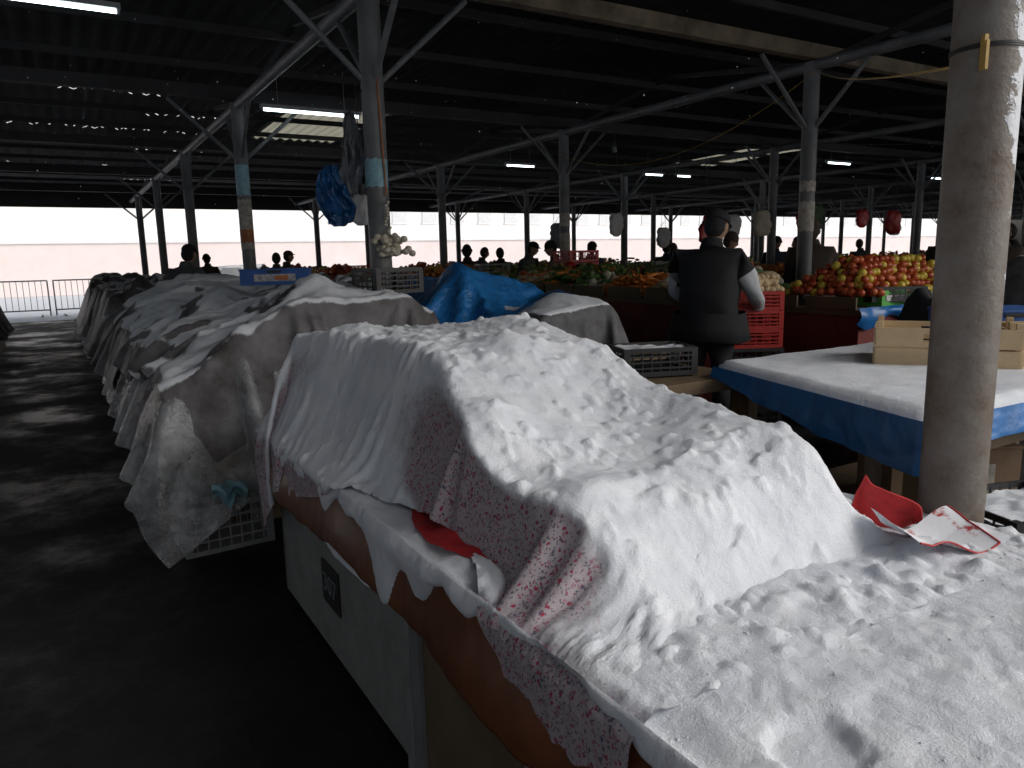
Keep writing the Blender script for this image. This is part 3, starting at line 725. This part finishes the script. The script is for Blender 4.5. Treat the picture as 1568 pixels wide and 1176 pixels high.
mound('covered_goods_pile',.3,1.9,10.5,12.9,1.18,M_darkC,5);mound('covered_goods_pile',.25,1.9,13.2,15.6,1.1,M_darkC,7);mound('covered_goods_pile',.3,1.9,15.9,19,1.1,M_darkC,9)
mound('covered_goods_pile',2.2,3.3,7.0,9.8,1.1,M_greyT,15);mound('covered_goods_pile',2.2,3.3,10.3,13.4,1.15,M_darkC,17)
mound('black_bag_pile',4.6,5.5,2.3,3.1,1.08,M_bcloth,23,False,rough=.1);mound('covered_goods_pile',6.6,8.6,2.6,3.7,1.3,M_greyT,25)
mound('covered_goods_pile',-1.9,-.9,14,17,1.25,M_bcloth,29,False)
# ---------------------------------------------------------------- blue-covered table at right
root=empty('snowy_table')
def quad_table():
    A=np.array([(2.55,1.42),(4.5,1.35),(4.5,2.8),(2.98,2.82)])
    n=60;u,v=np.meshgrid(np.linspace(0,1,n),np.linspace(0,1,n));P=np.zeros((n,n,3))
    for k in(0,1): P[...,k]=(A[0][k]*(1-u)+A[1][k]*u)*(1-v)+(A[3][k]*(1-u)+A[2][k]*u)*v
    e=np.minimum(np.minimum(u,1-u),np.minimum(v,1-v))
    P[...,2]=.832+.038*sm(e/.03)+.022*fbm(P[...,0]*4,P[...,1]*4,4)*sm(e/.05)
    b=MB();b.grid(P);b.obj('snow_cover',[M_snow],root)
    per=[A[3],A[0],A[1]];seg=[];
    for q in range(2):
        for k in range(90): seg.append(per[q]*(1-k/90)+per[q+1]*k/90)
    seg=np.array(seg);nn=len(seg);P=np.zeros((14,nn,3));tt=np.arange(nn)
    dep=np.where(tt<90,.04+.13*(tt/90)**.7,.16)
    dep=dep+.03*(fbm(tt*.07,tt*0+2.,3)-.5);dep=np.where(tt>=92,.09,dep)
    for j in range(14):
        v=j/13;o_=.012+.028*(fbm(tt*.11,tt*0+v*1.5,3)-.3)*(.3+v)+.015*v
        P[j,:,0]=seg[:,0]-o_*np.where(tt<90,1,.1);P[j,:,1]=seg[:,1]-o_*np.where(tt<90,.2,1);P[j,:,2]=.850-dep*v*1.2
    b=MB();b.grid(P,0);b.obj('blue_sheet',[M_bluep],root)
    b=MB();V=[(*(a+(np.array([3.6,2.1])-a)*.02),z) for z in(.79,.83) for a in A]
    b.add(V,[(3,2,1,0),(4,5,6,7),(0,1,5,4),(1,2,6,5),(2,3,7,6),(3,0,4,7)],0)
    for x,y in((2.75,1.55),(4.35,1.5),(4.35,2.68),(3.12,2.7)): b.bx(x-.035,x+.035,y-.035,y+.035,0,.79,0)
    b.bx(2.8,4.3,1.52,1.56,.62,.7,0);b.bx(3.3,4.3,1.7,2.6,.18,.2,0)
    b.obj('frame',[M_wood],root,bevel=.003)
quad_table()
def wood_crate(c,rz,L=.62,W_=.40,h=.20):
    b=MB();t=.009
    for sx in(-1,1):
        for sy in(-1,1): b.box((sx*(L/2-.015),sy*(W_/2-.015),h*.56),(.03,.03,h*1.12),0)
    for s in(-1,1):
        b.box((0,s*(W_/2+t/2),.05),(L,t,.085),0)
        zc=.148;b.box((-L*.33,s*(W_/2+t/2),zc),(L*.34,t,.095),0);b.box((L*.33,s*(W_/2+t/2),zc),(L*.34,t,.095),0)
        b.box((0,s*(W_/2+t/2),zc+.034),(L*.322,t,.027),0);b.box((0,s*(W_/2+t/2),zc-.034),(L*.322,t,.027),0)
        b.box((s*(L/2+t/2),0,.05),(t,W_,.085),0);b.box((s*(L/2+t/2),0,.150),(t,W_,.085),0)
    for k in range(4): b.box((0,-W_/2+.06+k*.095,.006),(L,.075,.008),0)
    return b.obj('wooden_crate',[M_woodp],None,c,rz,bevel=.0015)
wood_crate((3.83,2.07,.868),-1.02)
wood_crate((4.2,1.66,.868),-.9)
# ---------------------------------------------------------------- vegetable stalls
VM=[M_green,M_dkgreen,M_orange,M_potato,M_onion,M_appr,M_appy,M_cloth3,M_red]
def heap(x0,x1,y0,y1,z0,h,kinds,n,size=.035):
    out=[]
    for _ in range(n):
        u,v=rng.random(2);e=min(u,1-u,v,1-v)*4
        hh=h*min(1,e+.15)
        mi=kinds[int(rng.integers(len(kinds)))]
        s=size*(.75+.5*rng.random())
        r=(s,s,s*.9)
        if mi==2: r=(s*.45,s*2.2,s*.45)
        if mi in(0,1): r=(s*1.6,s*1.1,s*.6)
        if mi==3: r=(s,s*1.3,s*.85)
        out.append(((x0+(x1-x0)*u,y0+(y1-y0)*v,z0+hh*rng.random()**.4),r,rng.random()*6.28,rng.random()*.7-.3,mi))
    return out
def stand(name,x0,x1,y0,y1,z,front=M_wood):
    b=MB();b.bx(x0,x1,y0,y1,z-.05,z,0);b.bx(x0+.03,x1-.03,y0+.03,y1-.03,.08,z-.05,1)
    for x in(x0+.06,x1-.06):
        for y in(y0+.06,y1-.06): b.bx(x-.03,x+.03,y-.03,y+.03,0,.08,0)
    for yy in np.arange(y0,y1-.4,.55):
        b.bx(x0-.02,x0,yy+.03,yy+.50,z+.0,z+.10,0)
    return b.obj(name,[M_wood,front],bevel=.004)
stand('vegetable_stall',4.65,6.2,4.75,9.0,1.05,M_redcl)
its=heap(4.7,5.2,4.85,5.35,1.05,.16,[3,4,3],160,.035)+heap(4.7,5.6,5.4,6.1,1.05,.2,[2],330,.032)+heap(4.7,5.4,6.15,6.6,1.05,.2,[0,4],170,.045)+heap(4.7,5.5,6.65,7.3,1.05,.22,[2,0],230,.045)+heap(4.7,5.5,7.4,8.0,1.05,.2,[2,3,4],170,.045)+heap(4.7,5.5,8.1,8.9,1.05,.2,[0,5,4],150,.05)
its+=heap(5.6,6.15,4.85,6.1,1.05,.28,[0,4,5],200,.055)+heap(5.5,6.15,6.2,8.9,1.05,.28,[1,0,3,8,2],260,.06)
blob_mesh('vegetables',VM,its)
b=MB()
for _ in range(800):
    x=rng.uniform(4.7,6.1);y=rng.choice([rng.uniform(6.1,6.7),rng.uniform(7.3,8.9)]);z=1.2+.12*rng.random();a=rng.random()*6.28;l=.04+.07*rng.random();t=rng.random()*.8
    dx,dy=math.cos(a)*l,math.sin(a)*l
    b.add([(x,y,z),(x+dx*.5-dy*.16,y+dy*.5+dx*.16,z+l*t),(x+dx,y+dy,z+l*t*1.1),(x+dx*.5+dy*.16,y+dy*.5-dx*.16,z+l*t)],[(0,1,2,3)],int(rng.integers(3))%2)
b.obj('leafy_greens',[M_green,mat('yellow_leaf',(.22,.23,.07),.6,.4,10)])
blob_mesh('potatoes',[M_potato],[((4.62+rng.uniform(-.17,.17),4.02+rng.uniform(-.17,.17),1.14+.13*rng.random()**.6*(1)),(.035,.045,.032),rng.random()*6,0,0) for _ in range(150)])
def apple_stall():
    stand('apple_stall',5.35,7.3,3.55,4.75,.98,M_redcl)
    b=MB()
    for i in range(3):
        x=5.95+i*.42;b.box((x,3.78,1.05),(.40,.3,.13),0);b.box((x-.0,3.625,1.05),(.3,.006,.05),1)
    b.obj('green_fruit_boxes',[M_greenbox,M_white],bevel=.004)
    P=np.zeros((8,60,3))
    for j in range(8):
        for i in range(60):
            P[j,i]=(5.32-.02+2.0*i/59,3.535-.03*math.sin(j*.5)-.01*math.sin(i*.9),1.0-.13*j/7*(1+.4*math.sin(i*.35)))
    b=MB();b.grid(P);b.obj('blue_plastic_edging',[M_bluep])
    it=[]
    nx,ny=26,13
    for L_ in range(6):
        for i in range(nx-2*L_):
            for j in range(ny-2*L_):
                x=5.62+(i+L_)*.068;y=3.66+(j+L_)*.072
                if x>7.2 or rng.random()<.06: continue
                z=1.10+L_*.052
                R_=.034+.009*rng.random()
                mi=5 if rng.random()<(.75 if x<6.5 else .45) else 6
                it.append(((x+rng.normal()*.012,y+rng.normal()*.012,z+rng.normal()*.006),(R_,R_,R_*.9),rng.random()*6,rng.random(),mi))
    blob_mesh('apples',VM,it,lump=.04)
apple_stall()
def far_stall(x0,x1,y0,y1,kinds,n):
    stand('market_stall',x0,x1,y0,y1,1.0,random.choice([M_wood,M_redcl,M_bcloth]))
    its=[];ny_=4
    for k in range(ny_):
        for h_ in(0,1):
            ya=y0+.05+(y1-y0-.1)*k/ny_;xa=x0+.05+(x1-x0-.1)*h_/2
            kd=random.choice([[2],[5,6],[0,1],[4,3],[5],[0,4],[6,2],[8,5]])
            its+=heap(xa,xa+(x1-x0)/2-.12,ya,ya+(y1-y0)/ny_-.08,1.0,random.uniform(.16,.38),kd,max(8,n//8),.06)
    blob_mesh('produce',VM,its,sub=1)
for y in(9.6,13.9,18.2): far_stall(4.65,6.2,y,y+3.6,[0,1,3,4,2],420)
for y in(5.6,9.9,14.2,18.4): far_stall(8.9,10.6,y,y+3.4,[0,5,6,3,1,2],400)
for x in(13.5,18,23,28,34):
    for y in(6.5,12,17.5): far_stall(x,x+2.2,y,y+3.8,[0,1,3,4,5,2],260)
for x in (12.3,13.9):mound('covered_goods_pile',x,x+1.3,3.2,4.6,1.35,M_greyT,int(x*3))
def bag(x,y,z,s,m,ztop=3.3,name='hanging_bag'):
    b=MB();sd=x*3.1+y
    def fn(v):
        a=math.atan2(v.y,v.x);c_,s_=math.cos(a),math.sin(a);rr=math.hypot(v.x,v.y)
        k=rr**.35/(abs(c_)**5+abs(s_)**5)**(1/5) if rr>1e-4 else 0
        q=k*(.82+.12*math.sin(3*a+v.z*4+sd)+.10*math.sin(7*a-v.z*5+sd))
        return Vector((c_*q,s_*q,v.z+.1*math.sin(2*a+sd)))
    b.sph((0,0,0),(s*.40,s*.16,s*.5),0,26,14,fn);b.cyl((s*.1,0,s*.45),(0,0,ztop-z),.004,n=5,mi=1);b.cyl((-s*.2,0,s*.45),(0,0,s*.8),.004,n=5,mi=1)
    b.obj(name,[m,M_black],None,(x,y,z),-.5+random.uniform(-.5,.5))
bag(2.05,5.6,1.84,.22,M_white,ztop=3.3)
for (x,y,z,s,m) in((8.0,9.8,1.95,.36,M_white),(9.2,8.9,1.9,.3,M_red),(9.9,9.0,1.9,.34,M_white),(10.6,9.0,1.95,.42,M_onion),(11.2,8.6,1.98,.4,M_red),(11.9,8.9,2.05,.46,M_dkgreen),(12.4,8.3,2.0,.3,M_red),(7.4,10.6,1.8,.4,M_cloth3),(9.6,10.4,1.75,.35,M_white),(8.6,8.4,1.75,.28,M_red),(13.5,8.4,1.95,.4,M_red),(15,9.3,1.95,.4,M_white)): bag(x,y,z,s,m)
def hang(name,c,w_,h,m,seed,rz):
    nx,ny=40,60;u,v=np.meshgrid(np.linspace(-.5,.5,nx),np.linspace(0,1,ny))
    wid=w_*(.35+.65*np.sin(np.minimum(1,v*1.4)*math.pi*.5))*(1-.35*sm((v-.7)/.3))
    P=np.zeros((ny,nx,3));P[...,0]=u*wid+.25*w_*(fbm(v*2.3+seed,v*0,3)-.5)*2+.1*w_*v
    P[...,1]=.16*(fbm(u*5+seed,v*4,4)-.5)+.08*np.abs(fbm(u*9+seed,v*3,2)-.5);P[...,2]=-h*v+.20*h*(fbm(u*2.5+seed*2,u*0,3)-.5)*v
    b=MB();b.grid(P);o=b.obj(name,[m],None,c,rz);s=o.modifiers.new('s','SOLIDIFY');s.thickness=.002
hang('hanging_blue_sheet',(1.74,5.25,2.12),.26,.40,mat('blue_bag_plastic',(.008,.07,.20),.4,.4,7,.15,.004),1,-.5);hang('hanging_grey_sheet',(1.86,5.22,2.48),.17,.55,M_cloth3,3,-.4)
b=MB();b.cyl((1.84,5.2,2.45),(2.0,5.02,2.75),.006,n=6);b.cyl((1.78,5.22,2.10),(1.84,5.2,2.48),.004,n=6);b.cyl((2.0,5.02,2.75),(2.03,5.01,1.9),.006,n=6,mi=1);b.obj('hanging_cord',[M_black,M_orangeT])
it=[((2.02+rng.normal()*.05,4.96+rng.normal()*.03,1.60+rng.uniform(-.11,.02)),(.026,.026,.024),0,0,0) for _ in range(50)]+[((2.02+rng.normal()*.008,4.99,1.61+.022*k),(.012,.012,.012),0,0,0) for k in range(1,12)]
blob_mesh('garlic_braid',[M_onion],it,sub=2)
def cable(name,pts,sag,rad,m):
    b=MB()
    for a,c,s in zip(pts[:-1],pts[1:],sag):
        a=Vector(a);c=Vector(c);pr=a
        for i in range(1,25):
            t=i/24;q=a.lerp(c,t);q.z-=4*s*t*(1-t);b.cyl(pr,q,rad,n=5,caps=False);pr=q
    b.obj(name,[m])
cable('electric_cable',[(2.0,1.03,1.90),(6.6,5.0,3.2),(6.6,9.4,2.95)],[.06,.45],.004,M_yel)
cable('light_cable',[(6.67,9.4,3.2),(8,7.5,3.1),(13,6,3.2)],[.1,.2],.006,M_black)
b=MB();b.cyl((0,0,.06),(0,0,.5),.004,n=5,mi=1);b.cyl((0,0,.03),(0,0,.09),.02,n=10,mi=1);b.sph((0,0,0),(.035,.035,.045),0);b.obj('light_bulb',[M_cloth3,M_black],None,(6.66,8.2,2.87))
# ---------------------------------------------------------------- people
def segdist(p,a,b_):
    ab=b_-a;t=max(0,min(1,(p-a).dot(ab)/max(ab.dot(ab),1e-9)));return (p-(a+ab*t)).length
def person(name,loc,az,h=1.75,lean=0,arms=None,cols=(M_bcloth,M_bcloth,M_trouser,M_hair),hat='cap',bulk=1.12,headturn=0,headdown=0,stride=0,sub=2):
    J={};Rr={};ab=min(bulk,1.12)
    def j(k,p_,r_): J[k]=Vector(p_);Rr[k]=r_
    j('pel',(0,0,.92),.15*bulk);j('wai',(0,0,1.08),.145*bulk);j('che',(0,-.01,1.28),.155*bulk);j('nb',(0,0,1.44),.095);j('nt',(0,.02,1.55),.056)
    A=arms or {}
    for s,k in((1,'r'),(-1,'l')):
        j('sh'+k,(s*.195,0,1.385),.085*ab)
        el,wr=A.get(k,((s*.25,-.02,1.12),(s*.25,.08,.88)))
        j('el'+k,el,.060*ab);j('wr'+k,wr,.04)
        j('hi'+k,(s*.095,0,.80),.105);j('kn'+k,(s*.105,.02+s*stride*.4,.47),.072);j('an'+k,(s*.11,-.02+s*stride,.09),.050);j('to'+k,(s*.13,.14+s*stride,.045),.042)
    rot=Matrix.Rotation(-lean,3,'X')
    for k in('wai','che','nb','nt','shr','shl','elr','ell','wrr','wrl'):
        if k[:2] in('el','wr') and arms: continue
        J[k]=J['pel']+rot@(J[k]-J['pel'])
    names=list(J);E=[('pel','wai'),('wai','che'),('che','nb'),('nb','nt')]
    for k in'rl': E+=[('che','sh'+k),('sh'+k,'el'+k),('el'+k,'wr'+k),('pel','hi'+k),('hi'+k,'kn'+k),('kn'+k,'an'+k),('an'+k,'to'+k)]
    me=bpy.data.meshes.new('sk');me.from_pydata([J[n] for n in names],[(names.index(a),names.index(c)) for a,c in E],[])
    o=bpy.data.objects.new('sk',me);link(o);o.modifiers.new('s','SKIN')
    lay=me.skin_vertices[0].data
    for i,n in enumerate(names): lay[i].radius=(Rr[n],Rr[n]*(1.0));lay[i].use_root=(n=='pel')
    sb=o.modifiers.new('b','SUBSURF');sb.levels=sub
    def grab(o):
        bpy.context.view_layer.update();e=o.evaluated_get(bpy.context.evaluated_depsgraph_get());m=bpy.data.meshes.new_from_object(e)
        V=[v.co.copy() for v in m.vertices];Fq=[tuple(q.vertices) for q in m.polygons];bpy.data.meshes.remove(m);bpy.data.objects.remove(o,do_unlink=True);return V,Fq
    V,Fq=grab(o)
    lab={}
    for a,c in E:
        kk=a+c
        if 'an' in kk and 'to' in kk: l=5
        elif any(q in kk for q in('kn','an')) or kk.startswith('pelhi'): l=2
        elif 'nbnt' in kk: l=3
        elif 'el' in c and 'sh' in a or 'wr' in c: l=1
        else: l=0
        lab[(a,c)]=l
    mi=[]
    for q in Fq:
        cpt=sum((V[i] for i in q),Vector())/len(q);best=min(E,key=lambda e:segdist(cpt,J[e[0]],J[e[1]])/max(.03,(Rr[e[0]]+Rr[e[1]])/2));l=lab[best]
        if l==2 and cpt.z>.80: l=0
        mi.append(l)
    V=[v+Vector((.008*math.sin(v.z*31+v.x*17),.010*math.sin(v.z*27+v.x*13+v.y*9),0)) if v.z>.2 else v for v in V]
    b=MB();b.add(V,Fq,mi,True)
    hemV=[];n=28
    for z,k in((1.0,1.0),(.9,1.08),(.80,1.16),(.795,1.10)):
        for i in range(n):
            t=2*math.pi*i/n;hemV.append((.172*bulk*k*math.cos(t)*(1+.03*math.sin(5*t)),.135*bulk*k*math.sin(t)*(1+.03*math.cos(4*t)),z+.008*math.sin(3*t)))
    b.add(hemV,[(j_*n+i,j_*n+(i+1)%n,(j_+1)*n+(i+1)%n,(j_+1)*n+i) for j_ in range(3) for i in range(n)],0,True)
    c0=J['nb'];b.cyl(c0+Vector((0,0,.02)),c0+rot@Vector((0,.01,.085)),.088,.072,n=16,mi=0)
    for s,k in((1,'r'),(-1,'l')):
        wv=J['wr'+k];dr=(wv-J['el'+k]).normalized();side=dr.cross(Vector((0,0,1)))
        if side.length<.2: side=Vector((0,1,0))
        side.normalize();nrm=side.cross(dr).normalized()
        vs=[];es=[];rs=[];roots=[]
        def chain(pts,rad):
            st=len(vs);roots.append(st)
            for q,(pt,r_) in enumerate(zip(pts,rad)):
                vs.append(pt);rs.append(r_)
                if q: es.append((st+q-1,st+q))
        chain([wv,wv+dr*.04,wv+dr*.085],[(.026,.022),(.036,.018),(.036,.015)])
        for q,(off,l) in enumerate(((-.030,.068),(-.010,.076),(.010,.072),(.030,.056))):
            b0=wv+dr*.075+side*off;chain([b0,b0+dr*l*.45-nrm*.004,b0+dr*l*.75-nrm*.018,b0+dr*l*.95-nrm*.032],[.0095,.009,.008,.007])
        t0=wv+dr*.03-side*.028;chain([t0,t0+dr*.025-side*.022,t0+dr*.052-side*.026-nrm*.01],[.012,.010,.008])
        me=bpy.data.meshes.new('hd');me.from_pydata(vs,es,[]);o=bpy.data.objects.new('hd',me);link(o);o.modifiers.new('s','SKIN')
        for i,r_ in enumerate(rs):
            me.skin_vertices[0].data[i].radius=r_ if isinstance(r_,tuple) else (r_,r_);me.skin_vertices[0].data[i].use_root=(i in roots)
        o.modifiers.new('b','SUBSURF').levels=1
        V,Fq=grab(o);b.add(V,Fq,3,True)
        b.cyl(wv-dr*.05,wv+dr*.012,.046,.042,n=14,mi=1)
    hb=MB()
    def face(v):
        q=v.copy()
        if q.z<0: q.x*=1-.28*abs(q.z);q.y*=1-.10*abs(q.z)
        if q.y<-.2 and q.z<-.3: q.y*=.8
        g=math.exp(-((q.x/.16)**2+((q.z+.12)/.22)**2)) if q.y>0 else 0
        q.y+=.20*g
        for sx in(-1,1):
            g=math.exp(-(((q.x-sx*.38)/.2)**2+((q.z-.08)/.12)**2)) if q.y>0 else 0
            q.y-=.10*g
        g=math.exp(-((q.x/.3)**2+((q.z+.8)/.2)**2)) if q.y>0 else 0
        q.y+=.12*g
        return q
    hb.sph((0,0,0),(.076,.096,.122),3,32,24,face)
    for s in(-1,1):
        hb.sph((s*.078,-.005,-.005),(.010,.019,.031),3,10,8)
        hb.sph((s*.029,.079,.010),(.011,.009,.007),7,10,6);hb.sph((s*.029,.087,.010),(.005,.003,.005),6,8,6)
        hb.box((s*.029,.090,.028),(.030,.008,.006),4)
    hb.box((0,.091,-.062),(.040,.008,.007),8)
    if hat=='cap':
        hb.sph((0,-.006,.045),(.086,.105,.088),4,24,14,lambda v:Vector((v.x,v.y,max(v.z,-.12))))
        hb.sph((0,.085,.05),(.062,.055,.010),4,16,8)
        hb.sph((0,-.02,.0),(.081,.09,.10),4,20,14,lambda v:Vector((v.x,min(v.y,.15),v.z)))
    elif hat=='beanie':
        hb.sph((0,-.008,.035),(.086,.104,.108),4,24,14,lambda v:Vector((v.x,v.y,max(v.z,-.1))));hb.cyl((0,-.008,.005),(0,-.008,.050),.103,.100,n=20,mi=4)
        hb.sph((0,-.02,.0),(.081,.09,.10),4,20,14,lambda v:Vector((v.x,min(v.y,.1),v.z)))
    else:
        hb.sph((0,-.014,.018),(.087,.102,.122),4,24,16,lambda v:Vector((v.x,min(v.y,.62) if v.z<.45 else v.y,v.z)) if v.y<.55 or v.z>.4 else Vector((v.x*.7,.5,v.z*.6)))
    HM=Matrix.Rotation(-headturn,3,'Z')@Matrix.Rotation(-headdown-lean*.5,3,'X');hc=J['nt']+Vector((0,.02,-.01))+HM@Vector((0,.01,.093))
    b.add([hc+HM@Vector(v) for v in hb.V],hb.F,hb.M,True)
    sc=h/1.77
    mt=[cols[0],cols[1],cols[2],M_skin,cols[3],M_black,M_black,M_white,M_redcl]
    o=b.obj(name,mt,None,(loc[0],loc[1],0),-math.radians(az));o.scale=(sc,sc,sc);return o
M_navy=mat('navy_coat',(.02,.028,.05),.85,.3,8,.2);M_brownc=mat('brown_coat',(.06,.045,.035),.85,.3,8,.2);M_gcoat=mat('grey_coat',(.07,.075,.08),.85,.3,8,.2)
person('man_in_vest',(4.10,3.95),58,1.80,.12,{'r':((.31,.10,1.12),(.30,.36,1.02)),'l':((-.28,.12,1.13),(-.12,.36,1.05))},(M_bcloth,M_sleeve,M_trouser,M_bcloth),'cap',1.5,.35,.35)
PP=[((1.3,9.75),40,1.72,'cap'),((6.05,11.4),20,1.70,'beanie'),((6.9,9.9),-60,1.72,'beanie'),((3.6,14.6),20,1.65,'hair'),((4.0,15.4),100,1.7,'cap'),((3.0,18.5),0,1.7,'beanie'),
    ((7.35,5.5),40,1.82,'cap'),((7.9,7.4),120,1.75,'beanie'),((10.9,5.2),60,1.75,'cap'),((11.6,5.4),20,1.78,'beanie'),((11.0,11.8),30,1.7,'cap'),((11.9,12.6),60,1.7,'beanie'),((8.0,14.5),90,1.7,'hair'),((11.5,8.8),-30,1.72,'hair'),((16.4,9),60,1.7,'cap'),
    ((7.1,11.2),150,1.74,'cap'),((7.6,12.9),10,1.66,'hair'),((8.3,10.9),60,1.72,'cap'),((12.4,10.2),200,1.76,'beanie'),((12.9,7.1),80,1.8,'cap'),((16.8,11.2),20,1.72,'hair')]
for i,(l,a,h,ht) in enumerate(PP):
    person('shopper',l,a,h,random.uniform(0,.12),None,(random.choice([M_bcloth,M_navy,M_brownc,M_gcoat]),random.choice([M_bcloth,M_navy,M_gcoat]),M_trouser,random.choice([M_bcloth,M_hair,M_brownc])),ht,1.35,random.uniform(-.4,.4),random.uniform(0,.3),random.choice([0,.12]),1)
it=[((rng.uniform(-1.5,7),rng.uniform(2,8),rng.uniform(1.7,3.3)),(.003,.003,.003),0,0,0) for _ in range(300)]
blob_mesh('falling_snow',[M_snow],it,sub=1)
print('blanket %.1f cloths %.1f total %.1f'%(tb,tc_,time.time()-T0))
